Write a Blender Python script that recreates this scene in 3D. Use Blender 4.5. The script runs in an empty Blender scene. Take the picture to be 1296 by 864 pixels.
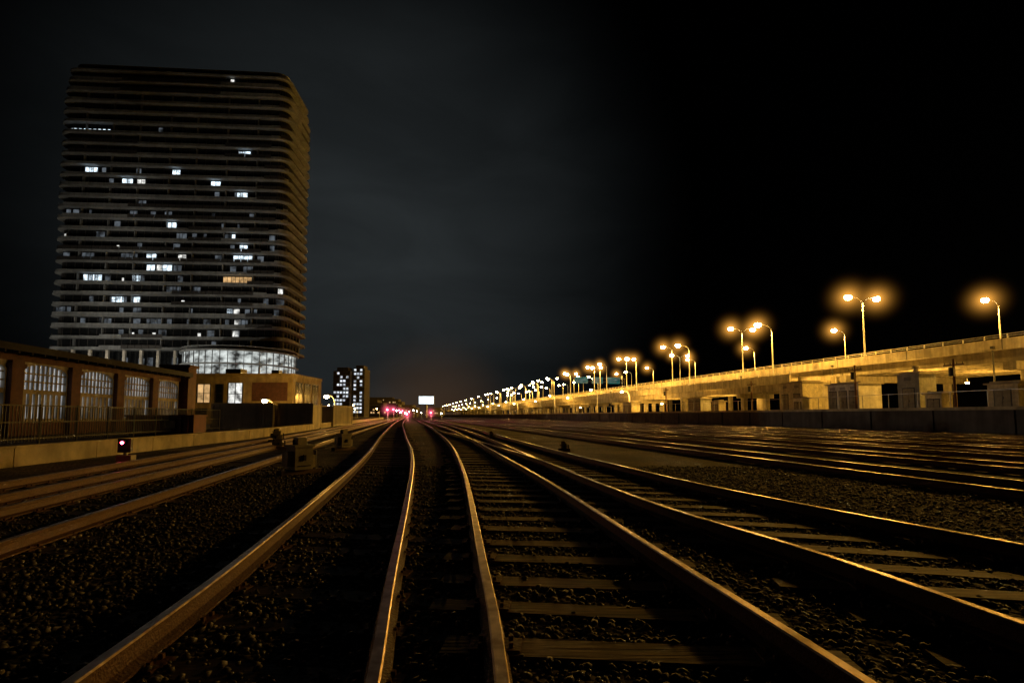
import bpy, math, random
import numpy as np
from mathutils import Vector, Matrix
random.seed(7); rng=np.random.default_rng(7)
scene=bpy.context.scene
R=math.radians
# ------------------------------------------------------------------ materials
def nmat(name):
    m=bpy.data.materials.new(name); m.use_nodes=True
    nt=m.node_tree; b=nt.nodes['Principled BSDF']
    return m,nt,b
def mat(name,col,rough=.8,metal=0,var=.35,scale=3.0,bump=.2,bscale=30,stain=0.0):
    m,nt,b=nmat(name); N=nt.nodes; L=nt.links
    tc=N.new('ShaderNodeTexCoord')
    n1=N.new('ShaderNodeTexNoise'); n1.inputs['Scale'].default_value=scale; n1.inputs['Detail'].default_value=5; n1.inputs['Roughness'].default_value=.65
    L.new(tc.outputs['Object'],n1.inputs['Vector'])
    r=N.new('ShaderNodeValToRGB')
    r.color_ramp.elements[0].position=.3; r.color_ramp.elements[1].position=.7
    r.color_ramp.elements[0].color=(*[c*(1-var) for c in col],1)
    r.color_ramp.elements[1].color=(*[min(1,c*(1+var)) for c in col],1)
    L.new(n1.outputs['Fac'],r.inputs['Fac'])
    out=r.outputs['Color']
    if stain>0:
        mp=N.new('ShaderNodeMapping'); mp.inputs['Scale'].default_value=(1.5,1.5,.12)
        L.new(tc.outputs['Object'],mp.inputs['Vector'])
        n3=N.new('ShaderNodeTexNoise'); n3.inputs['Scale'].default_value=1.3; n3.inputs['Detail'].default_value=4
        L.new(mp.outputs['Vector'],n3.inputs['Vector'])
        mr=N.new('ShaderNodeMapRange'); mr.inputs['From Min'].default_value=.4; mr.inputs['From Max'].default_value=.75
        mr.inputs['To Max'].default_value=stain
        L.new(n3.outputs['Fac'],mr.inputs['Value'])
        mx=N.new('ShaderNodeMixRGB'); mx.inputs['Color2'].default_value=(*[c*.3 for c in col],1)
        L.new(mr.outputs['Result'],mx.inputs['Fac']); L.new(out,mx.inputs['Color1']); out=mx.outputs['Color']
    L.new(out,b.inputs['Base Color'])
    b.inputs['Roughness'].default_value=rough; b.inputs['Metallic'].default_value=metal
    n2=N.new('ShaderNodeTexNoise'); n2.inputs['Scale'].default_value=bscale; n2.inputs['Detail'].default_value=3
    L.new(tc.outputs['Object'],n2.inputs['Vector'])
    bp=N.new('ShaderNodeBump'); bp.inputs['Strength'].default_value=bump; bp.inputs['Distance'].default_value=.02
    L.new(n2.outputs['Fac'],bp.inputs['Height']); L.new(bp.outputs['Normal'],b.inputs['Normal'])
    return m
def emat(name,col,st,var=0.0,scale=.5,vec=(1,1,1)):
    m,nt,b=nmat(name); N=nt.nodes; L=nt.links
    try: m.cycles.emission_sampling='NONE'
    except Exception: pass
    b.inputs['Base Color'].default_value=(.02,.02,.02,1); b.inputs['Roughness'].default_value=.2
    b.inputs['Emission Color'].default_value=(*col,1); b.inputs['Emission Strength'].default_value=st
    if var>0:
        tc=N.new('ShaderNodeTexCoord'); mp=N.new('ShaderNodeMapping'); mp.inputs['Scale'].default_value=vec
        L.new(tc.outputs['Object'],mp.inputs['Vector'])
        n=N.new('ShaderNodeTexNoise'); n.inputs['Scale'].default_value=scale; n.inputs['Detail'].default_value=4
        L.new(mp.outputs['Vector'],n.inputs['Vector'])
        mr=N.new('ShaderNodeMapRange'); mr.inputs['From Min'].default_value=.35; mr.inputs['From Max'].default_value=.68
        mr.inputs['To Min'].default_value=st*(1-var); mr.inputs['To Max'].default_value=st*(1+var)
        L.new(n.outputs['Fac'],mr.inputs['Value']); L.new(mr.outputs['Result'],b.inputs['Emission Strength'])
    return m
def halomat(name,col,st,pw=3.0):  # paints a glow as an emission-only volume, fading from the centre
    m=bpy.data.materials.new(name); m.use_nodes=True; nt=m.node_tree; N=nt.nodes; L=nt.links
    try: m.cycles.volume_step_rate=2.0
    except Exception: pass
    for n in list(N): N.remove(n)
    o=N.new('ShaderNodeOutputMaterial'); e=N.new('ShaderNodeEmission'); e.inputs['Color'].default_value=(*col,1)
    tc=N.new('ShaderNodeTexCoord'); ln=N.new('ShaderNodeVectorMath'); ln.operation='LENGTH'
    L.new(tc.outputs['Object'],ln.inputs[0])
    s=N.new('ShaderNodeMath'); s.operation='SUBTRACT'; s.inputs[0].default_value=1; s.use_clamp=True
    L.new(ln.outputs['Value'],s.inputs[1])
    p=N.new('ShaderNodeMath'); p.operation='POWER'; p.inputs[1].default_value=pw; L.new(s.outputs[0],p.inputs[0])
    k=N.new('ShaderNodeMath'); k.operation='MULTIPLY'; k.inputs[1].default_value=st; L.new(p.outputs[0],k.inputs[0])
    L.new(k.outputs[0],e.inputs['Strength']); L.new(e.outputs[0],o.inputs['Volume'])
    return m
SOD=(1,.50,.07)
M=dict(
 conc=mat('concrete',(.40,.36,.27),.85,stain=.65,scale=.8),
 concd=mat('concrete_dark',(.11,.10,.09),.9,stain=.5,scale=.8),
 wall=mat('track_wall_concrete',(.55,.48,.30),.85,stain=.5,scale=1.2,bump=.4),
 asph=mat('asphalt',(.05,.05,.05),.9),
 steel=mat('galvanised_steel',(.4,.4,.38),.45,.7,bump=.05),
 dark=mat('dark_metal',(.03,.03,.03),.5,.3,bump=.05),
 brick=mat('brown_brick',(.13,.06,.04),.85,scale=2,bump=.5,stain=.4),
 slab=mat('tower_slab',(.25,.28,.30),.8,scale=.35,var=.35,stain=.5),
 glass=mat('dark_glass',(.012,.014,.016),.12,0,var=.3,scale=.3,bump=.02,bscale=2),
 mull=mat('mullion',(.06,.06,.06),.5,.3),
 white=mat('white_paint',(.7,.68,.6),.6,stain=.4,scale=1),
 stucco=mat('beige_stucco',(.45,.36,.2),.85,stain=.5,scale=.7),
 pale=mat('pale_render',(.42,.38,.30),.85,stain=.5,scale=1),
 rust=mat('rust_steel',(.13,.06,.03),.7,.2,scale=12,bump=.5),
 railside=mat('rail_side_rust',(.12,.06,.03),.6,.3,scale=20,bump=.5,bscale=60),
 roof=mat('roof_felt',(.03,.03,.033),.9),
 cont=mat('container_cream',(.5,.44,.3),.55,stain=.6,scale=.6),
 redc=mat('dumpster_red',(.16,.04,.02),.6,stain=.5,scale=1),
 box=mat('cabinet_paint',(.6,.54,.36),.6,stain=.6,scale=3),
 box2=mat('cabinet_grey',(.28,.28,.24),.6,stain=.6,scale=2),
 door=mat('door_paint',(.26,.23,.15),.6,stain=.5,scale=2),
 plateau=mat('dirt',(.09,.08,.06),.95,scale=.5),
)
m,nt,b=nmat('rail_head_steel'); N=nt.nodes; L=nt.links
b.inputs['Metallic'].default_value=1
tc=N.new('ShaderNodeTexCoord'); n=N.new('ShaderNodeTexNoise'); n.inputs['Scale'].default_value=9; n.inputs['Detail'].default_value=6
L.new(tc.outputs['Object'],n.inputs['Vector'])
cr=N.new('ShaderNodeValToRGB'); cr.color_ramp.elements[0].position=.35; cr.color_ramp.elements[1].position=.65
cr.color_ramp.elements[0].color=(.34,.23,.14,1); cr.color_ramp.elements[1].color=(.68,.54,.40,1)
L.new(n.outputs['Fac'],cr.inputs['Fac']); L.new(cr.outputs['Color'],b.inputs['Base Color'])
mr=N.new('ShaderNodeMapRange'); mr.inputs['To Min'].default_value=.22; mr.inputs['To Max'].default_value=.48
L.new(n.outputs['Fac'],mr.inputs['Value']); L.new(mr.outputs['Result'],b.inputs['Roughness'])
M['head']=m
def tiemat(name,k):
    m,nt,b=nmat(name); N=nt.nodes; L=nt.links
    tc=N.new('ShaderNodeTexCoord'); mp=N.new('ShaderNodeMapping'); mp.inputs['Scale'].default_value=(1.2,14,6)
    L.new(tc.outputs['Object'],mp.inputs['Vector'])
    n=N.new('ShaderNodeTexNoise'); n.inputs['Scale'].default_value=2.2; n.inputs['Detail'].default_value=7
    L.new(mp.outputs['Vector'],n.inputs['Vector'])
    n5=N.new('ShaderNodeTexNoise'); n5.inputs['Scale'].default_value=1.1; n5.inputs['Detail'].default_value=3
    L.new(tc.outputs['Object'],n5.inputs['Vector'])
    ad=N.new('ShaderNodeMath'); ad.operation='MULTIPLY_ADD'; ad.inputs[1].default_value=.5; L.new(n5.outputs['Fac'],ad.inputs[0])
    hl=N.new('ShaderNodeMath'); hl.operation='MULTIPLY'; hl.inputs[1].default_value=.5; L.new(n.outputs['Fac'],hl.inputs[0]); L.new(hl.outputs[0],ad.inputs[2])
    cr=N.new('ShaderNodeValToRGB'); cr.color_ramp.elements[0].position=.4; cr.color_ramp.elements[1].position=.62
    cr.color_ramp.elements[0].color=(.04*k,.026*k,.016*k,1); cr.color_ramp.elements[1].color=(.24*k,.15*k,.07*k,1)
    L.new(ad.outputs[0],cr.inputs['Fac']); L.new(cr.outputs['Color'],b.inputs['Base Color']); b.inputs['Roughness'].default_value=.7
    bp=N.new('ShaderNodeBump'); bp.inputs['Strength'].default_value=.7; bp.inputs['Distance'].default_value=.01
    L.new(n.outputs['Fac'],bp.inputs['Height']); L.new(bp.outputs['Normal'],b.inputs['Normal'])
    return m
M['tie']=tiemat('tie_wood',1.1); M['tie2']=tiemat('tie_wood_dirty',.3)
def ballast(name,dark=1.0):
    m,nt,b=nmat(name); N=nt.nodes; L=nt.links
    tc=N.new('ShaderNodeTexCoord')
    v=N.new('ShaderNodeTexVoronoi'); v.inputs['Scale'].default_value=17
    L.new(tc.outputs['Object'],v.inputs['Vector'])
    n=N.new('ShaderNodeTexNoise'); n.inputs['Scale'].default_value=.45; n.inputs['Detail'].default_value=7
    L.new(tc.outputs['Object'],n.inputs['Vector'])
    c1=N.new('ShaderNodeValToRGB'); c1.color_ramp.elements[0].position=.35;c1.color_ramp.elements[1].position=.68
    c1.color_ramp.elements[0].color=(.03*dark,.026*dark,.022*dark,1); c1.color_ramp.elements[1].color=(.24*dark,.20*dark,.15*dark,1)
    L.new(n.outputs['Fac'],c1.inputs['Fac'])
    hs=N.new('ShaderNodeSeparateColor'); L.new(v.outputs['Color'],hs.inputs['Color'])
    mr=N.new('ShaderNodeMapRange'); mr.inputs['To Min'].default_value=.3; mr.inputs['To Max'].default_value=1.9
    L.new(hs.outputs[0],mr.inputs['Value'])
    mx=N.new('ShaderNodeVectorMath'); mx.operation='SCALE'; L.new(c1.outputs['Color'],mx.inputs[0]); L.new(mr.outputs['Result'],mx.inputs['Scale'])
    L.new(mx.outputs['Vector'],b.inputs['Base Color']); b.inputs['Roughness'].default_value=.9
    b.inputs['Specular IOR Level'].default_value=.25
    bp=N.new('ShaderNodeBump'); bp.inputs['Strength'].default_value=1; bp.inputs['Distance'].default_value=.045; bp.invert=True
    L.new(v.outputs['Distance'],bp.inputs['Height']); L.new(bp.outputs['Normal'],b.inputs['Normal'])
    return m
M['ballast']=ballast('ballast_ground',.5)
m,nt,b=nmat('ballast_stone'); N=nt.nodes; L=nt.links
g=N.new('ShaderNodeNewGeometry'); cr=N.new('ShaderNodeValToRGB')
cr.color_ramp.elements[0].color=(.018,.016,.014,1); cr.color_ramp.elements[1].color=(.45,.41,.35,1)
e=cr.color_ramp.elements.new(.82); e.color=(.075,.064,.05,1)
L.new(g.outputs['Random Per Island'],cr.inputs['Fac']); L.new(cr.outputs['Color'],b.inputs['Base Color']); b.inputs['Roughness'].default_value=.6
M['stone']=m
E=dict(
 lens=emat('lamp_lens',(1,.72,.32),90),
 lensw=emat('lamp_lens_white',(1,.88,.7),50),
 red=emat('signal_red',(1,.05,.12),40),
 w1=emat('window_cool',(.72,.88,1),1.5,.7,.9), w2=emat('window_white',(.95,.95,.9),.8,.85,.9),
 w3=emat('window_dim',(.7,.82,.95),.08,.9,.6), w4=emat('window_warm',(1,.6,.25),.6,.6,.8),
 drum=emat('podium_glass_lit',(.93,1,.97),.42,.95,.55,(1,1,1.6)),
 shed=emat('shed_window_lit',(.9,.92,.95),.30,.75,.5),
 bill=emat('billboard_face',(.85,.95,1),1.6,.3,.3),
 sign=emat('gantry_sign_face',(.03,.45,.42),.18,.3,.4),
 far=emat('far_window',(.85,.92,1),.8,.7,.3),
)
HALO=halomat('painted_lamp_glow',(1,.43,.06),.95,7.5)  # lamp glow painted by emission alone, nothing scatters light
HALOR=halomat('painted_signal_glow',(1,.12,.2),1.2,4)  # red glow painted around signal lenses the same way
# ------------------------------------------------------------------ builders
class Part:
    def __init__(s,name,mat): s.name=name; s.mat=mat; s.v=[]; s.f=[]; s.smooth=False
    def box(s,x0,x1,y0,y1,z0,z1):
        k=len(s.v); s.v+=[(x0,y0,z0),(x1,y0,z0),(x1,y1,z0),(x0,y1,z0),(x0,y0,z1),(x1,y0,z1),(x1,y1,z1),(x0,y1,z1)]
        s.f+=[tuple(k+i for i in q) for q in ((0,3,2,1),(4,5,6,7),(0,1,5,4),(1,2,6,5),(2,3,7,6),(3,0,4,7))]; return s
    def obox(s,cx,cy,z0,z1,sx,sy,a):
        k=len(s.v); c,n=math.cos(a),math.sin(a)
        for z in (z0,z1):
            for dx,dy in ((-1,-1),(1,-1),(1,1),(-1,1)):
                x=dx*sx/2;y=dy*sy/2; s.v.append((cx+x*c-y*n,cy+x*n+y*c,z))
        s.f+=[tuple(k+i for i in q) for q in ((0,3,2,1),(4,5,6,7),(0,1,5,4),(1,2,6,5),(2,3,7,6),(3,0,4,7))]; return s
    def cyl(s,p0,p1,r0,r1=None,n=10):
        if r1 is None: r1=r0
        p0=Vector(p0);p1=Vector(p1); d=(p1-p0).normalized()
        a=Vector((0,0,1)) if abs(d.z)<.9 else Vector((1,0,0))
        u=d.cross(a).normalized(); w=d.cross(u); k=len(s.v)
        for p,r in ((p0,r0),(p1,r1)):
            for i in range(n):
                t=2*math.pi*i/n; s.v.append(tuple(p+(u*math.cos(t)+w*math.sin(t))*r))
        for i in range(n):
            j=(i+1)%n; s.f.append((k+i,k+j,k+n+j,k+n+i))
        s.f.append(tuple(k+i for i in range(n))[::-1]); s.f.append(tuple(k+n+i for i in range(n))); return s
    def prism(s,pts,z0,z1):
        k=len(s.v); n=len(pts)
        s.v+=[(x,y,z0) for x,y in pts]+[(x,y,z1) for x,y in pts]
        s.f.append(tuple(k+i for i in range(n))[::-1]); s.f.append(tuple(k+n+i for i in range(n)))
        for i in range(n):
            j=(i+1)%n; s.f.append((k+i,k+j,k+n+j,k+n+i))
        return s
    def poly(s,pts):
        k=len(s.v); s.v+=list(pts); s.f.append(tuple(range(k,k+len(pts)))); return s
    def ell(s,c,r,n=12,m=7):
        k=len(s.v)
        for j in range(m+1):
            ph=math.pi*j/m
            for i in range(n):
                t=2*math.pi*i/n; s.v.append((c[0]+r[0]*math.sin(ph)*math.cos(t),c[1]+r[1]*math.sin(ph)*math.sin(t),c[2]+r[2]*math.cos(ph)))
        for j in range(m):
            for i in range(n):
                q=(i+1)%n; s.f.append((k+j*n+i,k+(j+1)*n+i,k+(j+1)*n+q,k+j*n+q))
        return s
    def mesh(s):
        me=bpy.data.meshes.new(s.name); me.from_pydata(s.v,[],s.f); me.materials.append(s.mat)
        me.update()
        if s.smooth: me.polygons.foreach_set('use_smooth',[True]*len(me.polygons))
        return me
def newobj(name,data,parent=None,loc=(0,0,0),rot=0):
    o=bpy.data.objects.new(name,data); scene.collection.objects.link(o)
    o.location=loc; o.rotation_euler=(0,0,rot)
    if parent: o.parent=parent
    return o
class Thing:
    def __init__(s,name,loc=(0,0,0),rot=0): s.name=name; s.loc=loc; s.rot=rot; s.p=[]
    def part(s,name,mat): p=Part(name,mat); s.p.append(p); return p
    def done(s):
        e=newobj(s.name,None,None,s.loc,s.rot); e.empty_display_size=.5
        for p in s.p:
            if p.v: newobj(p.name,p.mesh(),e)
        return e
TH=math.atan(.2); CT,ST=math.cos(TH),math.sin(TH)
def uvw(x0,Y):
    u=x0*CT; return u,(Y-ST*u)/CT
# ------------------------------------------------------------------ ground
p=Part('ground',M['ballast']); p.poly([(-3000,-300,0),(3000,-300,0),(3000,4000,0),(-3000,4000,0)]); newobj('ground',p.mesh())
# ------------------------------------------------------------------ rails
def hermite(pts):
    pts=sorted([(y,x) for x,y in pts]); ys=np.array([q[0] for q in pts]); xs=np.array([q[1] for q in pts])
    sl=np.gradient(xs,ys)
    def f(Y):
        Y=np.asarray(Y,float); i=np.clip(np.searchsorted(ys,Y)-1,0,len(ys)-2)
        h=ys[i+1]-ys[i]; t=(Y-ys[i])/h
        r=(2*t**3-3*t**2+1)*xs[i]+(t**3-2*t**2+t)*h*sl[i]+(-2*t**3+3*t**2)*xs[i+1]+(t**3-t**2)*h*sl[i+1]
        r=np.where(Y<ys[0],xs[0]+sl[0]*(Y-ys[0]),r); r=np.where(Y>ys[-1],xs[-1]+sl[-1]*(Y-ys[-1]),r); return r
    return f
r1=hermite([(-1.4,-3),(-2.01,2.45),(-2.17,3.65),(-2.59,6.07),(-3.6,11.5),(-8.1,32),(-15.6,67),(-40.5,190),(-143,700)])
r2=hermite([(-.1,-3),(-.64,2.45),(-.83,3.5),(-1.34,6.5),(-2.38,12.4),(-6.6,32),(-14.2,67),(-39,190),(-141.5,700)])
r3=hermite([(.45,-3),(-.046,2.45),(-.105,3.15),(-.224,4.2),(-.431,6.07),(-.83,9.54),(-1.97,17.85),(-6.6,44),(-17.2,97),(-138,700)])
r4=hermite([(2.0,-3),(1.616,2.45),(1.298,4.8),(.873,8.1),(-.3,15.7),(-5.15,44),(-15.75,97),(-136.5,700)])
r5=hermite([(4.0,-3),(2.965,3.15),(2.756,4.36),(2.09,6.65),(1.56,9.33),(1.0,12.8),(-1.13,26.7),(-5.7,53.3),(-14.3,97),(-135,700)])
r6=hermite([(6.3,-3),(4.76,5.0),(4.25,6.3),(3.39,9.0),(2.54,12.8),(.3,25),(-3.4,47.1),(-12.9,97),(-133.6,700)])
r7=hermite([(1.35,11),(.6,15),(-.55,20),(-2.9,30),(-6.75,45)])
def lin(x0): return lambda Y: x0-.2*np.asarray(Y,float)
def ysamp(a,b):
    ys=[a]
    while ys[-1]<b: ys.append(ys[-1]+max(.35,abs(ys[-1])*.05))
    ys[-1]=b; return np.array(ys)
prof=[(-.07,.02),(-.07,.035),(-.012,.055),(-.010,.13),(-.034,.14),(-.036,.170),(-.028,.18),(.028,.18),(.036,.170),(.034,.14),(.010,.13),(.012,.055),(.07,.035),(.07,.02)]
def rail(p,f,a,b):
    ys=ysamp(a,b); xs=f(ys); k=len(p.v); n=len(prof)
    for i,(x,y) in enumerate(zip(xs,ys)):
        j0=max(i-1,0); j1=min(i+1,len(ys)-1); d=Vector((xs[j1]-xs[j0],ys[j1]-ys[j0])).normalized(); nx,ny=d.y,-d.x
        for w,z in prof: p.v.append((x+nx*w,y+ny*w,z))
    for i in range(len(ys)-1):
        for q in range(n-1):
            p.f.append((k+i*n+q,k+i*n+q+1,k+(i+1)*n+q+1,k+(i+1)*n+q)); p.mi.append(1 if q in (5,6,7) else 0)
ties=[]
def tiesfor(p,fl,fr,a,b,ext=.55,sp=.62,extr=None,zz=.03):
    y=a
    while y<b:
        xl=float(fl(y)); xr=float(fr(y))
        sl=float(fl(y+.5)-fl(y-.5)); ang=-math.atan(-sl)+random.uniform(-.02,.02)
        L0=xl-ext+random.uniform(-.1,.08); R0=xr+(extr if extr is not None else ext)+random.uniform(-.1,.12)
        cx=(L0+R0)/2; ln=R0-L0; w=.22+random.uniform(-.015,.02); z=zz+random.uniform(-.01,.006)
        p.obox(cx,y,-.1,z,ln,w,ang)
        if y<16: ties.append((cx,y,ln,w,ang,.09 if zz>.02 else .5))
        if y<14:
            for x in (xl,xr):
                yy=y+math.tan(ang)*(x-cx)
                plates.obox(x,yy,z-.01,z+.014,.3,.17,ang)
                for dx,dy in ((-.09,.05),(.09,-.05),(-.09,-.05),(.09,.05)): spk.append((x+dx,yy+dy,z))
        y+=sp+random.uniform(-.04,.04)
def track(fl,fr,a,b,ta,tb,ext=.55,sp=.62,extr=None,extra=(),tm='tie',zz=.03):
    global plates,spk
    plates=Part('tie_plates',M['rust']); spk=[]
    tp=Part('ties',M[tm]); rp=Part('rails',M['railside']); rp.mi=[]
    tiesfor(tp,fl,fr,ta,tb,ext,sp,extr,zz)
    for x,y,z in spk: plates.box(x-.012,x+.012,y-.012,y+.012,z,z+.04)
    for f in (fl,fr): rail(rp,f,a,b)
    for f,a2,b2 in extra: rail(rp,f,a2,b2)
    e=newobj('railway_track',None)
    me=rp.mesh(); me.materials.append(M['head']); me.polygons.foreach_set('material_index',rp.mi); newobj('rails',me,e)
    newobj('ties',tp.mesh(),e)
    if plates.v: newobj('tie_plates',plates.mesh(),e)
track(r1,r2,-3,700,.4,150,.5,tm='tie2',zz=.012)
track(r3,r4,-3,700,.5,150,.35,.64,extra=[(r7,11,45)])
track(r5,r6,-3,700,.8,150,.7,.64,extr=.5)
track(lin(-5.35),lin(-3.9),-3,600,0,120,tm='tie2',zz=.012)
track(lin(-7.4),lin(-6.2),-3,600,0,120,.4,tm='tie2',zz=.012)
for c in (10.6,14.8,19,23.2,27.4,31.6,36):
    track(lin(c-.74),lin(c+.74),-3,700,0,110,.5,.65,tm='tie2',zz=.012)
def stones(name,n,xr,yr,s0,s1):
    t=(1+5**.5)/2
    iv=np.array([(-1,t,0),(1,t,0),(-1,-t,0),(1,-t,0),(0,-1,t),(0,1,t),(0,-1,-t),(0,1,-t),(t,0,-1),(t,0,1),(-t,0,-1),(-t,0,1)])/math.sqrt(1+t*t)
    ff=np.array([(0,11,5),(0,5,1),(0,1,7),(0,7,10),(0,10,11),(1,5,9),(5,11,4),(11,10,2),(10,7,6),(7,1,8),(3,9,4),(3,4,2),(3,2,6),(3,6,8),(3,8,9),(4,9,5),(2,4,11),(6,2,10),(8,6,7),(9,8,1)])
    Y=yr[0]+(yr[1]-yr[0])*rng.random(n)**1.5; X=xr[0]+(xr[1]-xr[0])*rng.random(n)
    keep=np.ones(n,bool)
    wd=(np.abs(X)<Y*1.08+1.2); keep&=wd
    for cx,cy,ln,w,a,pr in ties:
        dx=X-cx; dy=Y-cy; u=dx*math.cos(a)+dy*math.sin(a); v=-dx*math.sin(a)+dy*math.cos(a)
        keep&=~((np.abs(u)<ln/2)&(np.abs(v)<w/2+.005)&(rng.random(n)>pr))
    for f in (r1,r2,r3,r4,r5,r6,lin(-5.35),lin(-3.9)):
        keep&=np.abs(X-f(Y))>.09
    X=X[keep];Y=Y[keep]; n=len(X)
    s=(s0+(s1-s0)*rng.random(n)**2)[:,None,None]
    V=iv[None]*(1+.35*(rng.random((n,12,1))-.5)*2*.9)*np.array([1,.8,.62])[None,None]
    V=V*s
    a=rng.random(n)*6.283; c,si=np.cos(a)[:,None],np.sin(a)[:,None]
    tl=(rng.random(n)-.5)[:,None]*1.6
    y2=V[:,:,1]*np.cos(tl)-V[:,:,2]*np.sin(tl); z2=V[:,:,1]*np.sin(tl)+V[:,:,2]*np.cos(tl)
    x3=V[:,:,0]*c-y2*si; y3=V[:,:,0]*si+y2*c
    VV=np.stack([x3+X[:,None],y3+Y[:,None],z2+(rng.random(n)*.028-.004)[:,None]],-1).reshape(-1,3)
    F=(ff[None]+np.arange(n)[:,None,None]*12).reshape(-1)
    me=bpy.data.meshes.new(name); me.vertices.add(len(VV)); me.vertices.foreach_set('co',VV.ravel())
    nf=n*20; me.loops.add(nf*3); me.loops.foreach_set('vertex_index',F.astype(np.int32))
    me.polygons.add(nf); me.polygons.foreach_set('loop_start',np.arange(0,nf*3,3,dtype=np.int32))
    me.update(calc_edges=True); me.materials.append(M['stone']); newobj(name,me)
stones('ballast_stones',80000,(-9,10),(1.7,14),.010,.038)
# ------------------------------------------------------------------ lamps
def lampmesh(double,H,arm,white=False):
    pole=Part('pole',M['steel']); head=Part('lamp_heads',M['dark']); lens=Part('lenses',E['lensw' if white else 'lens'])
    pole.cyl((0,0,0),(0,0,.35),.22,.2,12); pole.cyl((0,0,.35),(0,0,H-1.2),.13,.085,10)
    pos=[]
    for sg in ((-1,1) if double else (-1,)):
        prev=(0,0,H-1.25)
        for i in range(1,8):
            a=i/7*math.pi/2
            q=(sg*arm*.85*(1-math.cos(a)),0,H-1.25+1.25*math.sin(a)); pole.cyl(prev,q,.075,.07,8); prev=q
        pole.cyl(prev,(sg*arm,0,H),.06,.055,8)
        b_=1.0 if H>8 else .6
        head.ell((sg*(arm+.25),0,H+.14),(.62,.3,.14)); lens.ell((sg*(arm+.35),0,H-.14),(.60*b_,.45*b_,.42*b_))
        pos.append((sg*(arm+.35),0,H-.1))
    return [('pole',pole.mesh()),('lamp_heads',head.mesh()),('lenses',lens.mesh())],pos
hs=Part('painted_glow',HALO).ell((0,0,0),(1,1,1),14,8).mesh()  # unit balls of painted glow, scaled around each lens
hsr=Part('painted_glow',HALOR).ell((0,0,0),(1,1,1),12,8).mesh()
LT={}
def ptlight(par,pos,en,col=SOD,rad=.12):
    l=bpy.data.lights.new('bulb','POINT'); l.energy=en; l.color=col; l.shadow_soft_size=rad
    return newobj('bulb',l,par,pos)
def splight(par,pos,en,col=SOD,rad=.15,ang=172,blend=.35):
    l=bpy.data.lights.new('bulb','SPOT'); l.energy=en; l.color=col; l.shadow_soft_size=rad; l.spot_size=R(ang); l.spot_blend=blend
    return newobj('bulb',l,par,pos)
def lamp(x,y,z,rot,double,H,arm,en,halo=3.0,col=SOD,spot=True,light=True,white=False):
    k=(double,H,arm,white)
    if k not in LT: LT[k]=lampmesh(*k)
    ms,pos=LT[k]; e=newobj('street_lamp',None,None,(x,y,z),rot)
    for nme,me in ms: newobj(nme,me,e)
    for q in pos:
        if light:
            (splight if spot else ptlight)(e,(q[0],q[1],q[2]-.65),en/len(pos)*(1 if len(pos)==1 else 1.3),col)
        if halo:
            h=newobj('painted_glow',hs,e,q); h.scale=(halo,)*3
    return e
def W(u,v): return (u*CT-v*ST,u*ST+v*CT)
DZ=9.7
P=26000
for v in list(np.arange(37.6,460,30)):
    x,y=W(69.9,v)
    lamp(x,y,DZ+.85,TH,(60<v<105) or (v>120 and random.random()<.35),9.4,2.3,P,6 if v<230 else 0)
for v in list(np.arange(35,460,30)):
    x,y=W(93.2,v); lamp(x,y,DZ+.85,TH,False,9.4,2.3,P,6 if v<230 else 0)
for k,v in enumerate(np.arange(142,1100,30)):      # intermediate lamps, median + far part
    x,y=W((82,69.9,93.2)[k%3] if v<460 else (69.9,93.2)[k%2],v+3); lamp(x,y,DZ+.85,TH,(v<460 and k%3==0),9.4,2.3,P*3.5,5 if v<200 else 0,spot=False,light=(k%3==2 and v>300))
for v in (76.5,103,130,157,184,211,238,265,300,340):
    x,y=W(60.5,v); lamp(x,y,7.6,TH,False,9.2,2.3,P*.7,5 if v<200 else 0)
for k,v in enumerate(np.arange(118,640,22)):
    x,y=W(53,v); lamp(x,y,1.8,TH,False,(5.5,7.0)[k%2],1.6,P*.3,0,white=(k%4==0),spot=False,light=(k%3==0))
# ------------------------------------------------------------------ expressway
t=Thing('elevated_expressway',(0,0,0),TH)
d=t.part('deck',M['conc']); V0,V1=-70,1100
d.box(69.2,94.5,V0,V1,DZ-.35,DZ)
d.box(69.0,69.35,V0,V1,DZ-.55,DZ+.8); d.box(94.2,94.6,V0,V1,DZ-.55,DZ+.8); d.box(81.6,82,V0,V1,DZ,DZ+.8)
g=t.part('girders',M['conc'])
for u in (70.6,74.5,78.5,82.5,86.5,90.5,93.3): g.box(u-.25,u+.25,V0,V1,DZ-1.9,DZ-.352)
for v in np.arange(-60,600,12): g.box(70.86,93.0,v-.15,v+.15,DZ-1.5,DZ-.36)
r=t.part('railing',M['steel'])
for z in (1.05,1.3): r.box(69.12,69.18,V0,500,DZ+z-.03,DZ+z+.03)
for v in np.arange(-60,300,2.5): r.box(69.1,69.2,v-.05,v+.05,DZ+.8,DZ+1.34)
c=t.part('piers',M['conc'])
for v in np.arange(-48,700,24):
    c.box(69.9,94,v-.7,v+.7,DZ-2.9,DZ-1.902)
    for u in (72.5,82,91): c.cyl((u,v,1.8),(u,v,DZ-2.902),.6,.6,16)
j=t.part('joint_stains',M['concd'])
for v in np.arange(-60,600,12): j.box(68.985,68.999,v-.06,v+.06,DZ-.5,DZ+.78)
dp=t.part('drain_pipes',M['dark'])
for v in np.arange(-48,300,24): dp.cyl((68.9,v+1,DZ-.5),(68.9,v+1,1.8),.09,.09,8); dp.box(68.8,69.0,v+.8,v+1.2,DZ-.3,DZ)
t.done()
t=Thing('on_ramp',(0,0,0),TH)
d=t.part('deck',M['conc']); d.box(58.5,66.5,71,420,6.65,7.0); d.box(58.2,58.5,70,420,6.4,7.8); d.box(66.5,66.8,70,420,6.4,7.8)
g=t.part('girders',M['conc'])
for u in (59.6,62.5,65.4): g.box(u-.25,u+.25,71,420,5.3,6.648)
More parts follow.
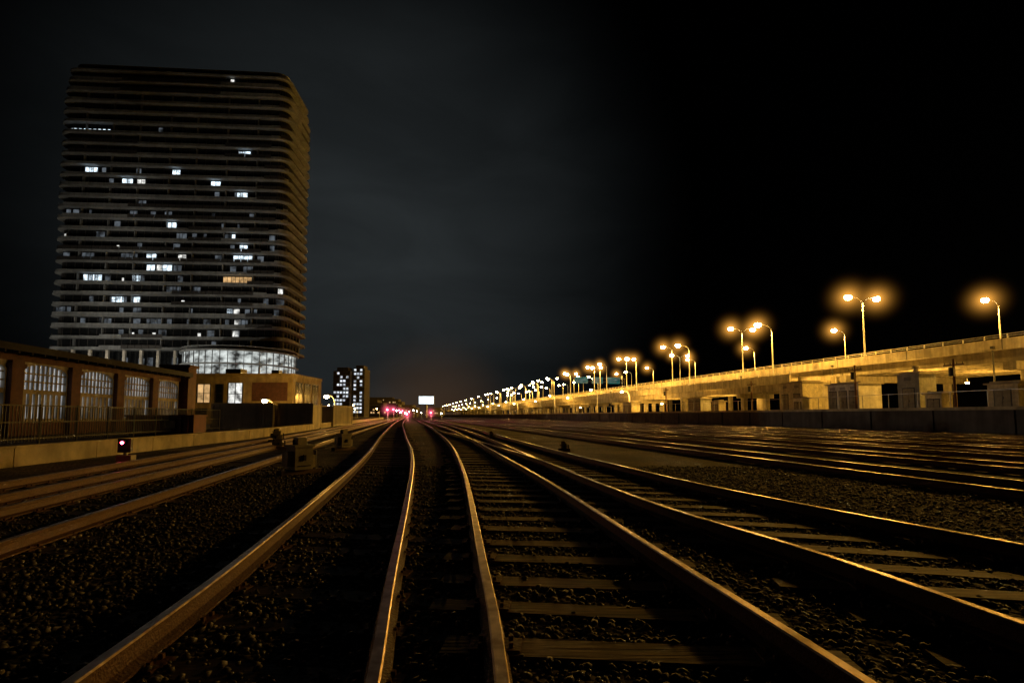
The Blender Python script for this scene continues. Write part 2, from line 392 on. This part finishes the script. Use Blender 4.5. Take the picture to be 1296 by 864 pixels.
for v in np.arange(84,400,20):
    g.box(59,66,v-.5,v+.5,4.5,5.298)
    for u in (60.2,64.8): g.box(u-.4,u+.4,v-.4,v+.4,1.8,4.498)
r=t.part('railing',M['steel'])
for z in (8.05,8.3): r.box(58.3,58.36,70,420,z-.03,z+.03)
for v in np.arange(70,300,2.5): r.box(58.28,58.38,v-.05,v+.05,7.8,8.34)
a=t.part('abutment',M['conc']); a.box(58.2,66.8,68.5,71,1.8,6.4)
t.done()
t=Thing('embankment_wall',(0,0,0),TH)
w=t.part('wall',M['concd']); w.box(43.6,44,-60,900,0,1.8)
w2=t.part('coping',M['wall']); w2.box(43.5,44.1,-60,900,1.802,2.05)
for v in np.arange(-60,400,6): w.box(43.5,43.598,v-.2,v+.2,0,1.78)
t.done()
p=Part('embankment_terrain',M['plateau']); p.box(44.1,700,-60,1100,1.2,1.8); newobj('embankment_terrain',p.mesh(),None,(0,0,0),TH)
t=Thing('service_road',(0,0,0),TH)
s=t.part('asphalt',M['asph']); s.poly([(68,-60,1.806),(96,-60,1.806),(96,1000,1.806),(68,1000,1.806)])
s=t.part('kerb',M['conc']); s.box(67.7,68,-60,1000,1.8,1.93); s.box(96,96.3,-60,1000,1.8,1.93)
s=t.part('lane_markings',M['white'])
for v in np.arange(-50,300,9): s.poly([(80,v,1.811),(80.15,v,1.811),(80.15,v+3,1.811),(80,v+3,1.811)])
t.done()
t=Thing('chain_fence',(0,0,0),TH); f=t.part('posts',M['steel'])
for v in np.arange(-20,240,3): f.cyl((47,v,1.8),(47,v,3.5),.035,.035,6)
f.box(46.98,47.02,-20,240,3.44,3.48)
t.done()
def shed(x0,Y,w,dp,h,doors,vent=False,mt='box'):
    u,v=uvw(x0,Y); x,y=W(u,v); rot=TH-math.pi/2+random.uniform(-.05,.05)
    t=Thing('equipment_shed' if w>2.2 else 'utility_cabinet',(x,y,1.8),rot)
    b=t.part('walls',M[mt]); b.box(-w/2,w/2,0,dp,.15,h)
    r=t.part('roof',M['conc']); r.box(-w/2-.2,w/2+.2,-.2,dp+.2,h,h+.14); r.box(-w/2,w/2,.3,dp-.3,h+.142,h+.3)
    f=t.part('base',M['concd']); f.box(-w/2-.1,w/2+.1,-.1,dp+.1,0,.148)
    dd=t.part('doors',M['door']); fr=t.part('door_frames',M['dark'])
    for i in range(doors):
        cx=(-w/2)+(i+.5)*w/doors; ww=min(1.2,w/doors*.7); hh=min(2.4,h-.5)
        fr.box(cx-ww/2-.08,cx+ww/2+.08,-.03,-.001,.2,hh+.1); dd.box(cx-ww/2,cx-.02,-.06,-.032,.25,hh); dd.box(cx+.02,cx+ww/2,-.06,-.032,.25,hh)
        fr.box(cx+.06,cx+.1,-.1,-.062,1.0,1.2)
        if h>3:
            for z in (h-.6,h-.48,h-.36): fr.box(cx-.4,cx+.4,-.04,-.002,z,z+.06)
    for k in range(1,int(w/.9)): xx=-w/2+k*.9; b.box(xx-.02,xx+.02,-.02,-.001,hh+.2,h-.05)
    fr.box(-w/2-.06,-w/2-.002,dp*.3,dp*.6,1.0,2.0)
    if vent: r.cyl((0,dp/2,h+.3),(0,dp/2,h+.8),.25,.25,12); r.cyl((0,dp/2,h+.8),(0,dp/2,h+.95),.4,.3,12)
    t.done()
shed(52,70,4.6,3,3.9,2,True); shed(51.5,61,4.6,3,3.2,3,False,'white'); shed(53,54.5,2.4,2.2,3.9,1,True,'box2'); shed(52,45,2.3,2,2.3,1); shed(51,92,4,2,2.5,2,False,'box2')
shed(52,38.5,3,2,2.1,2,False,'box2'); shed(50,118,5,2,2.3,3); shed(51,50,1.6,1.2,1.6,1); shed(49.5,65.5,1.6,1,1.7,1,False,'white'); shed(50,84,2,1.2,1.8,1)
# utility poles along the embankment
for x0,Y,h in ((50,57.5,5.2),(50,75,4.6),(50.5,47.5,4.8),(50,100,5)):
    u,v=uvw(x0,Y); x,y=W(u,v); t=Thing('utility_pole',(x,y,1.8),TH); q=t.part('pole',M['rust']); q.cyl((0,0,0),(0,0,h),.14,.1,10); q.box(-.06,.06,-.9,.9,h-.6,h-.48)
    k=t.part('transformer',M['dark']); k.cyl((-.3,0,h-1.6),(-.3,0,h-.8),.22,.22,12)
    for s_ in (-.8,-.3,.3,.8): k.cyl((0,s_,h-.48),(0,s_,h-.3),.04,.03,6)
    t.done()
def gantry(v,panels):
    t=Thing('highway_sign_gantry',(0,0,0),TH)
    s=t.part('frame',M['dark'])
    for u in (69.3,94.3): s.cyl((u,v,DZ+.8),(u,v,DZ+8.2),.22,.18)
    for z in (6.6,8.0): s.cyl((69.3,v,DZ+z),(94.3,v,DZ+z),.12)
    f=t.part('sign_faces',E['sign']); k=t.part('sign_text',E['w3'])
    for a,b in panels:
        f.box(a,b,v-.3,v-.2,DZ+5.7,DZ+8.5)
        for z in (6.3,7.2): k.box(a+.5,b-.5-random.random(),v-.34,v-.302,DZ+z,DZ+z+.3)
    t.done()
gantry(215,[(71,77),(79,84),(86,92)])
fl=[(71,38,6.3),(71,62,6.3),(71,86,6.3),(71,110,6.3),(71,134,6.3),(82,38,6.3),(82,62,6.3)]+[(59.5,v,4.2) for v in (94,114,134,174)]
for u,v,z in fl:
    x,y=W(u,v); t=Thing('floodlight',(x,y,z),TH)
    t.part('housing',M['dark']).box(-.3,.3,-.15,.15,0,.14); t.part('bracket',M['steel']).box(-.04,.04,-.04,.04,.14,.6)
    t.part('lens',E['lens']).box(-.2,.2,-.12,.12,-.14,-.002); e=t.done(); ptlight(e,(0,-1.3,-.5),2400)
# ------------------------------------------------------------------ low wall on the left
t=Thing('concrete_wall'); w=t.part('panels',M['wall']); cp=t.part('coping',M['wall'])
pl=[(-12.5,2),(-13.5,13.9),(-15.4,30),(-18.4,45),(-27.6,90),(-50,200)]
for a,b in zip(pl[:-1],pl[1:]):
    a=Vector(a);b=Vector(b); ln=(b-a).length; an=math.atan2(b.y-a.y,b.x-a.x); n=max(1,int(ln/3))
    for i in range(n):
        q=a.lerp(b,(i+.5)/n); w.obox(q.x,q.y,0,.5+random.uniform(-.008,.0),ln/n-.03,.25,an+random.uniform(-.004,.004)); cp.obox(q.x,q.y,.502,.56,ln/n-.01,.31,an)
t.done()
t=Thing('metal_fence'); f=t.part('fence',M['dark']); a=Vector((-20.5,14)); b=Vector((-25,44)); an=math.atan2(b.y-a.y,b.x-a.x)
for i in range(13):
    q=a.lerp(b,i/12); f.cyl((q.x,q.y,0),(q.x,q.y,1.9),.05,.05,8)
ln=(b-a).length; m_=a.lerp(b,.5)
for z in (.3,1.05,1.8): f.obox(m_.x,m_.y,z,z+.06,ln,.05,an)
for i in range(160):
    q=a.lerp(b,i/160); f.obox(q.x,q.y,.2,1.85,.03,.03,an)
t.done()
# ------------------------------------------------------------------ arcaded rail shed (left)
ph=math.atan(.14); t=Thing('arcaded_train_shed',(-32.9,33.5,0),ph)
wl=t.part('walls',M['concd']); wl.box(-12,-.3,-28,22.5,0,5.2)
fr=t.part('cornice',M['brick']); fr.box(-.3,0.0,-28,22.5,5.0,5.6); fr.box(-.3,0.0,-28,22.5,0,.9)
rf=t.part('roof',M['roof']); rf.box(-12.5,.9,-28.5,23,5.62,5.85); rf.box(-12,-1.5,-28,22.5,5.852,6.25); rf.box(.902,1.0,-28.5,23,5.55,6.0)
for v in np.arange(-28,23,1.1): rf.box(.002,.86,v,v+.12,5.4,5.618)
pi=t.part('pilasters',M['brick']); pa=t.part('windows',E['shed']); mu=t.part('mullions',M['pale'])
B=5.55; v=-27.5
while v<22:
    pi.box(-.28,.35,v-.5,v+.5,0,5.0-.002); pi.box(-.27,.42,v-.6,v+.6,4.5,4.8)
    a,b=v+.5,v+B-.5
    if b<23:
        n=12; cx=(a+b)/2; hw=(b-a)/2-.12
        AZ=4.3; AH=.6
        arch=[(-.18,cx-hw,1.0),(-.18,cx+hw,1.0)]+[(-.18,cx+hw*math.cos(k/n*math.pi),AZ+AH*math.sin(k/n*math.pi)) for k in range(n+1)]
        pa.poly(arch)
        for k in range(n):
            a0,a1=k/n*math.pi,(k+1)/n*math.pi
            q=[(cx+hw*math.cos(a0),AZ+AH*math.sin(a0)),(cx+hw*math.cos(a1),AZ+AH*math.sin(a1))]
            kk=len(mu.v)
            for X in (-.2,.05):
                mu.v+=[(X,q[0][0],q[0][1]),(X,q[1][0],q[1][1]),(X,q[1][0],4.998),(X,q[0][0],4.998)]
            mu.f+=[(kk+4,kk+5,kk+6,kk+7),(kk,kk+1,kk+5,kk+4),(kk+3,kk+2,kk+1,kk)]
        mu.box(-.2,.05,a,cx-hw,.9,4.998); mu.box(-.2,.05,cx+hw,b,.9,4.998)
        mu.box(-.16,.02,cx-hw,cx+hw,2.85,3.15); mu.box(-.16,.03,cx-hw,cx+hw,.9,1.15)
        for k in range(1,8):
            y=cx-hw+2*hw*k/8; mu.box(-.16,-.02,y-.15,y+.15,1.15,2.85)
        for k in range(1,10):
            y=cx-hw+2*hw*k/10; zt=AZ+AH*math.sqrt(max(0,1-((y-cx)/hw)**2)); mu.box(-.16,-.04,y-.06,y+.06,3.15,zt)
        for z in (3.65,4.2):
            mu.box(-.155,-.045,cx-hw,cx+hw,z,z+.1)
    v+=B
pi.box(-2,.7,22.6,24.4,0,6.6); pi.box(-2.2,.9,22.4,24.6,6.602,6.9)
t.done()
# ------------------------------------------------------------------ low-rise
t=Thing('low_rise_building',(0,0,0))
w=t.part('walls',M['stucco']); x0,x1,y0,y1=-52,-34.2,80,92
w.box(x0,x1,y0,y1,0,7.4); w.box(x0-.1,x1+.1,y0-.12,y1+.1,7.402,7.9)
w.box(-60,-52.002,83,95,0,8.3)
br=t.part('brown_panels',M['brick']); br.box(-40.5,-35.0,y0-.1,y0-.002,3.6,6.5); br.box(-51.5,-49.5,y0-.1,y0-.002,2.9,5.6)
fr=t.part('window_frames',M['mull']); g=t.part('glass',M['glass']); lit=t.part('lit_windows',E['w4']); li2=t.part('lit_windows_cool',E['w2'])
def win(xa,xb,za,zb,p,n=2):
    p.box(xa,xb,y0-.05,y0-.004,za,zb)
    for k in range(n+1):
        x=xa+(xb-xa)*k/n; fr.box(x-.06,x+.06,y0-.1,y0-.003,za-.08,zb+.08)
    fr.box(xa,xb,y0-.09,y0-.052,zb,zb+.08); fr.box(xa,xb,y0-.09,y0-.052,za-.08,za); fr.box(xa,xb,y0-.09,y0-.052,(za+zb)/2-.04,(za+zb)/2+.04)
win(-49,-47,3.4,6.2,lit,2); win(-46.2,-45,3.4,6.2,g,1); win(-44.2,-42,3,6.4,li2,2)
for xa in (-50,-46,-42,-38): win(xa,xa+2.6,.6,2.4,g if xa!=-42 else lit,3)
for k in range(3):
    yy=81+k*3.4; g.box(x1+.004,x1+.05,yy,yy+2.6,3.2,6.6); g.box(x1+.004,x1+.05,yy,yy+2.6,.4,2.6)
    for z in (3.15,4.9,6.6): fr.box(x1+.052,x1+.12,yy-.1,yy+2.7,z-.05,z+.05)
    for y in (yy,yy+1.3,yy+2.6): fr.box(x1+.125,x1+.16,y-.05,y+.05,3.1,6.7)
b=t.part('balcony_band',M['white']); b.box(x1+.1,x1+1.3,80,92,2.75,3.05)
rt=t.part('roof_units',M['steel']); rt.box(-47,-44.5,84,86,7.9,9.0); rt.box(-39,-37.8,83,84.2,7.9,8.7); rt.cyl((-42,85,7.9),(-42,85,9.4),.15)
t.done()
# ------------------------------------------------------------------ condo tower
HX,HY,RR=28.5,9,3.0; FH=2.74; Z0=17.6; NF=26
TRX=-86; TRY=134.5; TROT=R(4)
def rrect(hx,hy,r,n=8):
    pts=[]
    for cx,cy,a0 in ((hx-r,-(hy-r),-90),(hx-r,hy-r,0),(-(hx-r),hy-r,90),(-(hx-r),-(hy-r),180)):
        for k in range(n+1):
            a=R(a0+90*k/n); pts.append((cx+r*math.cos(a),cy+r*math.sin(a)))
    return pts
def dense(pts,step=2.0):
    o=[]
    for a,b in zip(pts,pts[1:]+pts[:1]):
        ln=math.hypot(b[0]-a[0],b[1]-a[1]); n=max(1,int(ln/step))
        for k in range(n): o.append((a[0]+(b[0]-a[0])*k/n,a[1]+(b[1]-a[1])*k/n))
    return o
t=Thing('condo_tower',(TRX,TRY,0),TROT)
core=t.part('glass_walls',M['glass']); sl=t.part('balcony_slabs',M['slab']); bal=t.part('balustrades',M['mull']); mu=t.part('mullions',M['mull'])
base=rrect(HX,HY,RR)
inner=rrect(HX-1.4,HY-1.4,RR-1)
for i in range(NF):
    z=Z0+i*FH; s=1.0 if i<NF-1 else .985
    core.prism([(x*s,y*s) for x,y in inner],z,z+FH-.002)
    pts=dense(base,1.6); rr=random.Random(i//2*7+1)
    segs=sorted([rr.uniform(0,len(pts)) for _ in range(9)]); offs=[rr.choice((0,0,0,0,.15)) for _ in range(10)]
    hts=[rr.choice((.5,.5,.62,.85,0,0)) for _ in range(10)]
    def idx(q): return sum(1 for sx in segs if sx<q)
    P2=[]
    for q,(x,y) in enumerate(pts):
        o_=offs[idx(q)]; P2.append((x*(1-o_/HX)*s,y*(1-o_/HY)*s))
    sl.prism(P2,z-.2,z+.1)
    k=len(P2)
    for q in range(k):
        a=P2[q];b=P2[(q+1)%k]
        if a[1]>7: continue
        mx,my=(a[0]+b[0])/2*(1-.15/HX),(a[1]+b[1])/2*(1-.15/HY); ln=math.hypot(b[0]-a[0],b[1]-a[1]); an=math.atan2(b[1]-a[1],b[0]-a[0])
        h_=hts[idx(q)]
        if h_: sl.obox(mx,my,z+.1,z+h_,ln,.12,an)
        else: bal.obox(mx,my,z+1.0,z+1.05,ln,.06,an); bal.obox(mx,my,z+.1,z+1.0,.05,.05,an); bal.obox(mx,my,z+.16,z+.96,ln*.94,.02,an)
    for q,(x,y) in enumerate(dense([(px*s,py*s) for px,py in inner],2.0)):
        if y<7: mu.obox(x,y,z+.1,z+FH-.24,.1,.16,0)
zt=Z0+NF*FH
sl.prism([(x*.97,y*.97) for x,y in base],zt-.2,zt+.2); core.prism([(x*.9,y*.8) for x,y in base],zt+.2,zt+1.6); sl.prism([(x*.93,y*.86) for x,y in base],zt+1.6,zt+1.9)
for x in (-22,-15.5,-9,-1.5,5,12.5,20):
    for i in range(NF-2):
        if (int(x)+i)%3: sl.box(x-.1,x+.1,-HY+.7,-HY+1.38,Z0+i*FH+.1,Z0+(i+1)*FH-.24)
col=t.part('columns',M['white'])
for x in np.arange(-26,27,4): col.box(x-.3,x+.3,-8.4,-7.8,9.5,Z0-.24)
pod=t.part('podium',M['stucco']); pod.prism([(x*1.02,y*1.0) for x,y in base],0,9.5)
core.prism([(x*.9,y*.7) for x,y in base],9.502,Z0-.25)
lw=[t.part('lit_windows_%d'%k,E[e]) for k,e in enumerate(('w1','w2','w3','w4'))]
for x in np.arange(-23,20,2.0):
    if random.random()<.7: lw[2].box(x-.7,x+.7,-6.36,-6.31,10.5,13+random.random()*3)
def front(x):
    ax=abs(x); r=RR-1; hx=HX-1.4; hy=HY-1.4
    if ax<=hx-r: return -hy-.06,0
    q=min(1,(ax-(hx-r))/r); return -(hy-r)-r*math.sqrt(1-q*q)-.06, math.copysign(math.asin(q)*.8,x)
def pane(x,fl,w,p,h=1.5,z=None):
    x=max(-26.5,min(26.5,x))
    y,a=front(x); zz=Z0+fl*FH+.72 if z is None else z; p.obox(x,y,zz,zz+h,w,.06,a)
    nn=max(1,int(w/.9))
    for q in range(nn+1): mu.obox(x-w/2+w*q/nn,y-.06,zz,zz+h,.09,.08,a)
px=[(274,98,1,1),(293,194,3,0),(290,200,1.5,2),(208,216,2,0),(103,226,3,0),(148,228,2.6,0),(165,228,2,1),(258,233,2.4,0),(292,247,2.6,0),(286,244,1.5,2),(205,284,2.4,0),(283,300,.9,0),(296,314,2,0),(290,326,2.5,0),(300,328,3,0),(167,310,1.2,2),(182,324,2.4,0),(155,326,4,2),(220,325,2,1),(112,350,4.4,0),(105,325,3,2),(165,352,2,0),(182,338,2,0),(202,339,2.4,0),(193,337,1.5,1),(290,353,7,3),(144,380,3,0),(138,377,1.5,2),(167,378,1.6,0),(168,392,2,2),(290,391,1.6,1),(282,394,1.6,0),(292,405,1.6,1),(290,420,1.6,1),(200,421,2,2),(185,405,2,2),(352,366,1.2,1),(347,378,2,2),(215,340,2,2),(120,300,1.6,2),(240,363,2,2),(75,398,3,2),(130,412,3,2)]
for X,Y,w,k in px:
    fx=(X-648)/650*127-TRX; pane(fx,int(round((440-Y)/13.4-.35)),w,lw[k])
for _ in range(70):
    pane(random.uniform(-26,26),int(random.triangular(0,22,2)),random.uniform(.6,2.0),lw[2])
for _ in range(8):
    pane(random.uniform(-26,26),int(random.triangular(0,14,2)),random.uniform(.5,1.0),lw[1],.8)
for k in range(9): pane(-26+k*1.15,20,.75,lw[0],.35,Z0+20*FH+.95)
t.done()
t=Thing('glazed_rotunda',(-63.5,120,0))
r=t.part('base_wall',M['stucco']); r.cyl((0,0,0),(0,0,9.8),12.3,12.3,40)
g=t.part('lit_glass',E['drum']); g.cyl((0,0,9.8),(0,0,15.2),11.7,11.7,48)
f=t.part('mullions',M['mull']); s=t.part('slabs',M['slab'])
for k in range(48):
    a=2*math.pi*k/48; f.obox(11.8*math.cos(a),11.8*math.sin(a),9.8,15.2,.16,.12,a)
for z in (9.8,12.3,15.2): s.cyl((0,0,z-.02),(0,0,z+.28),12.4,12.4,48)
s.cyl((0,0,16.2),(0,0,16.3),12.1,12.1,48)
for k in range(24):
    a=2*math.pi*k/24; f.obox(12.1*math.cos(a),12.1*math.sin(a),15.5,16.2,.08,.08,a)
t.done()
for x,y,en in ((-108,92,12500),(-82,88,11000),(-46,104,1500)):
    lamp(x,y,0,R(90),False,6.5,2.0,en,0,col=(1,.86,.68),spot=False)
for x,y,h in ((-25.5,74,4.2),(-31.5,68,3.4)):
    lamp(x,y,0,R(10),False,h,.8,1300,0,spot=False)
# ------------------------------------------------------------------ containers + dumpster
def container(x,y,L_,mt,rot=0):
    t=Thing('shipping_container',(x,y,0),rot); b=t.part('shell',mt); fr=t.part('corner_frame',mt)
    b.box(0,L_,.05,2.38,.15,2.45)
    for k in np.arange(.2,L_-.2,.28): b.box(k,k+.14,0.01,.048,.3,2.35)
    for xx in (-.03,L_-.12):
        for yy in (-.035,2.3): fr.box(xx,xx+.15,yy,yy+.15,0,2.6)
    fr.box(-.02,L_+.02,-.03,.008,2.4,2.58); fr.box(-.02,L_+.02,-.03,.008,.1,.28)
    t.done()
container(-29.2,50,5.9,M['cont'],.02); container(-23.0,50.6,3.4,M['cont'],.02); container(-33.5,58,6,M['redc'],0); container(-21.5,62,6,M['cont'],1.5)
t=Thing('dumpster',(-24.6,36,0),.05); b=t.part('body',M['redc'])
b.box(-2.3,2.3,0,1.6,.15,1.3)
for x in np.arange(-2.2,2.2,.45): b.box(x,x+.1,-.08,-.001,.16,1.25)
b.box(-2.35,2.35,-.1,1.7,1.302,1.42); l=t.part('label',M['stucco']); l.box(.3,1.1,-.12,-.082,.5,1.0)
wl=t.part('skids',M['dark']); wl.box(-2.2,2.2,.2,.4,0,.148); wl.box(-2.2,2.2,1.2,1.4,0,.148)
t.done()
# ------------------------------------------------------------------ switch boxes, dwarf signals
def swbox(x,y,rot,s=1.0):
    t=Thing('switch_machine',(x,y,0),rot)
    b=t.part('housing',M['box']); f=t.part('fittings',M['dark']); q=t.part('base',M['tie'])
    q.box(-.45*s,.45*s,-.12,.12,0,.12)
    b.box(-.2*s,.2*s,-.18*s,.18*s,.122,.58*s); b.box(-.23*s,.23*s,-.21*s,.21*s,.582*s,.63*s); b.box(-.1*s,.1*s,-.1*s,.1*s,.632*s,.78*s)
    b.box(-.33*s,-.203*s,-.1*s,.12*s,.2,.5*s); b.box(.203*s,.3*s,-.12*s,.1*s,.15,.4*s)
    f.box(-.03,.03,-.22*s,-.182*s,.3*s,.42*s); f.cyl((.36*s,0,0),(.36*s,0,.5*s),.03); f.box(-.15*s,.15*s,-.19*s,-.182*s,.2,.22); f.cyl((-.14*s,0,.63*s),(-.14*s,0,.74*s),.03)
    t.done()
swbox(-5.0,12.2,.9,1.1); swbox(-6.7,20.6,.9,1.05); swbox(-9.5,21,.5,.7); swbox(-12.3,27,.5,.9); swbox(2.0,20,.1,.5); swbox(-1.2,30,.1,.6)
def dwarf(x,y,col,rot=0,s=1.0,light=8):
    t=Thing('dwarf_signal',(x,y,0),rot)
    b=t.part('plinth',M['box']); b.box(-.16*s,.2*s,-.14*s,.14*s,0,.22*s)
    p=t.part('post',M['steel']); p.cyl((0,0,.22*s),(0,0,.32*s),.05*s)
    h=t.part('head',M['dark']); h.box(-.13*s,.13*s,-.08*s,.1*s,.32*s,.66*s); h.box(-.16*s,.16*s,-.09*s,-.081*s,.3*s,.68*s)
    h.cyl((0,-.09*s,.585*s),(0,-.2*s,.585*s),.062*s,.062*s)
    g=t.part('lamp_lens',col); g.cyl((0,-.2*s,.57*s),(0,-.215*s,.57*s),.04*s,.04*s)
    e=t.done()
    ptlight(e,(0,-.32*s,.57*s),light,(1,.1,.12),.03)
dwarf(-11.2,15.0,E['red'],.2,1.05,.3)
def signal(x,y,h,lens='red',c=(1,.1,.2)):
    t=Thing('railway_signal',(x,y,0)); p=t.part('mast',M['steel']); p.cyl((0,0,0),(0,0,h),.1,.08)
    p.box(.25,.3,-.02,.02,0,h-1)
    for z in np.arange(.4,h-1,.35): p.box(.05,.3,-.02,.02,z,z+.03)
    b=t.part('backplate',M['dark']); g=t.part('lens',E[lens])
    z=h-.5
    b.box(-.35,.35,-.16,-.1,z-.6,z+.6); b.cyl((0,-.1,z),(0,-.45,z+.0),.17,.17); g.cyl((0,-.452,z),(0,-.47,z),.22,.22)
    e=t.done()
    if lens=='red':
        ptlight(e,(0,-.8,h-.5),500,c,.1); o=newobj('painted_glow',hsr,e,(0,-.5,h-.5)); o.scale=(2.4,)*3
for x,y,h in ((-29,120,3.2),(-34.5,150,3.6),(-46,210,4),(-51,240,4),(-24,118,2.2),(-22,140,2.6)): signal(x,y,h)
for x,y,h in ((-42,220,4),(-37,210,3),(-60,300,4),(-48,260,4),(-30,190,3),(-24,175,2.5),(-41,190,3),(-33,160,2.6),(-38,170,3.4)): signal(x,y,h,'lensw',(1,.8,.6))
# ------------------------------------------------------------------ distant city
def fartower(name,x,y,w,dp,h,den,em):
    t=Thing(name,(x,y,0)); b=t.part('walls',M['concd']); b.box(-w/2,w/2,0,dp,0,h); b.box(-w/3,w/3,2,dp-2,h+.002,h+3)
    l=t.part('lit_windows',em); s=t.part('floor_slabs',M['slab'])
    for z in np.arange(3,h-1,3):
        s.box(-w/2-.3,w/2+.3,-.6,-.002,z-.3,z)
        for xx in np.arange(-w/2+.6,w/2-1.6,2.4):
            if random.random()<den: l.box(xx,xx+1.7,-.1,-.003,z+.4,z+2)
    t.done()
fartower('apartment_tower',-133,400,13,15,36,.55,E['far']); fartower('apartment_tower',-121,405,9,15,38,.65,E['far'])
for x,y,w,h,dn in ((-150,520,40,14,.15),(-112,480,16,9,.3),(-165,700,30,20,.2),(-128,620,26,11,.3),(-230,900,60,30,.1),(-95,640,18,8,.3),(-60,900,60,16,.15),(40,950,80,14,.1)):
    fartower('distant_building',x,y,w,20,h,dn,E['w4'])
t=Thing('billboard',(-50,300,0)); p=t.part('post',M['steel']); p.cyl((0,.5,0),(0,.5,9),.5); f=t.part('frame',M['dark']); f.box(-4.6,4.6,-.3,.3,7.6,12.9)
t.part('face',E['bill']).box(-4.3,4.3,-.36,-.302,8,12.5); t.done()
for x,y in ((-72,190),(-66,170),(-80,230),(-95,280),(-60,140),(-100,330),(-90,350),(-108,360)):
    lamp(x,y,0,R(20),False,random.choice((6,8)),1.5,4000,1.6)
# ------------------------------------------------------------------ world
w=bpy.data.worlds.new('World'); scene.world=w; w.use_nodes=True; nt=w.node_tree; N=nt.nodes; L=nt.links
bg=N['Background']
tc=N.new('ShaderNodeTexCoord'); nz=N.new('ShaderNodeVectorMath'); nz.operation='NORMALIZE'; L.new(tc.outputs['Generated'],nz.inputs[0])
def lobe(d,lo,pw,col):
    d=Vector(d).normalized(); dt=N.new('ShaderNodeVectorMath'); dt.operation='DOT_PRODUCT'; dt.inputs[1].default_value=d; L.new(nz.outputs[0],dt.inputs[0])
    mr=N.new('ShaderNodeMapRange'); mr.inputs['From Min'].default_value=lo; mr.inputs['From Max'].default_value=1; L.new(dt.outputs['Value'],mr.inputs['Value'])
    p=N.new('ShaderNodeMath'); p.operation='POWER'; p.inputs[1].default_value=pw; L.new(mr.outputs['Result'],p.inputs[0])
    s=N.new('ShaderNodeVectorMath'); s.operation='SCALE'; s.inputs[0].default_value=col; L.new(p.outputs[0],s.inputs['Scale']); return s.outputs['Vector']
a=lobe((-.29,1,.32),.82,2.0,(.0185,.022,.0235))
c=lobe((-.15,1,.0),.985,2.0,(.03,.013,.003))
n=N.new('ShaderNodeTexNoise'); n.inputs['Scale'].default_value=3.2; n.inputs['Detail'].default_value=7; n.inputs['Distortion'].default_value=.5
mp=N.new('ShaderNodeMapping'); mp.inputs['Scale'].default_value=(1,1,3); L.new(nz.outputs[0],mp.inputs['Vector']); L.new(mp.outputs[0],n.inputs['Vector'])
mr=N.new('ShaderNodeMapRange'); mr.inputs['From Min'].default_value=.3; mr.inputs['From Max'].default_value=.7; mr.inputs['To Min'].default_value=.75; mr.inputs['To Max'].default_value=1.2
L.new(n.outputs['Fac'],mr.inputs['Value'])
s=N.new('ShaderNodeVectorMath'); s.operation='SCALE'; L.new(a,s.inputs[0]); L.new(mr.outputs['Result'],s.inputs['Scale'])
ad=N.new('ShaderNodeVectorMath'); ad.operation='ADD'; L.new(s.outputs[0],ad.inputs[0]); L.new(c,ad.inputs[1])
sky=N.new('ShaderNodeTexSky'); sky.sky_type='NISHITA'; sky.sun_disc=False; sky.sun_elevation=R(12); sky.sun_rotation=R(60)
s2=N.new('ShaderNodeVectorMath'); s2.operation='SCALE'; s2.inputs['Scale'].default_value=.00002; L.new(sky.outputs[0],s2.inputs[0])
a2=N.new('ShaderNodeVectorMath'); a2.operation='ADD'; L.new(ad.outputs[0],a2.inputs[0]); L.new(s2.outputs[0],a2.inputs[1])
L.new(a2.outputs[0],bg.inputs['Color']); bg.inputs['Strength'].default_value=1
sl_=bpy.data.lights.new('added_fill_sun','SUN'); sl_.energy=.03; sl_.angle=R(.5); sl_.color=(1,.75,.5)  # weak warm fill, added to bring out ties and gravel; no moon
so=newobj('added_fill_sun',sl_); dv=Vector((math.sin(R(60)),math.cos(R(60)),math.tan(R(12)))); so.rotation_euler=dv.to_track_quat('Z','Y').to_euler()
# ------------------------------------------------------------------ camera
cd=bpy.data.cameras.new('camera'); cd.lens=18.06; cd.sensor_width=36; cd.shift_y=48/1296; cd.clip_end=6000; cd.clip_start=.05
co=newobj('camera',cd); co.location=(0,0,1.38); co.rotation_euler=(R(94),0,0); scene.camera=co
scene.view_settings.view_transform='Standard'; scene.view_settings.look='None'; scene.view_settings.exposure=0
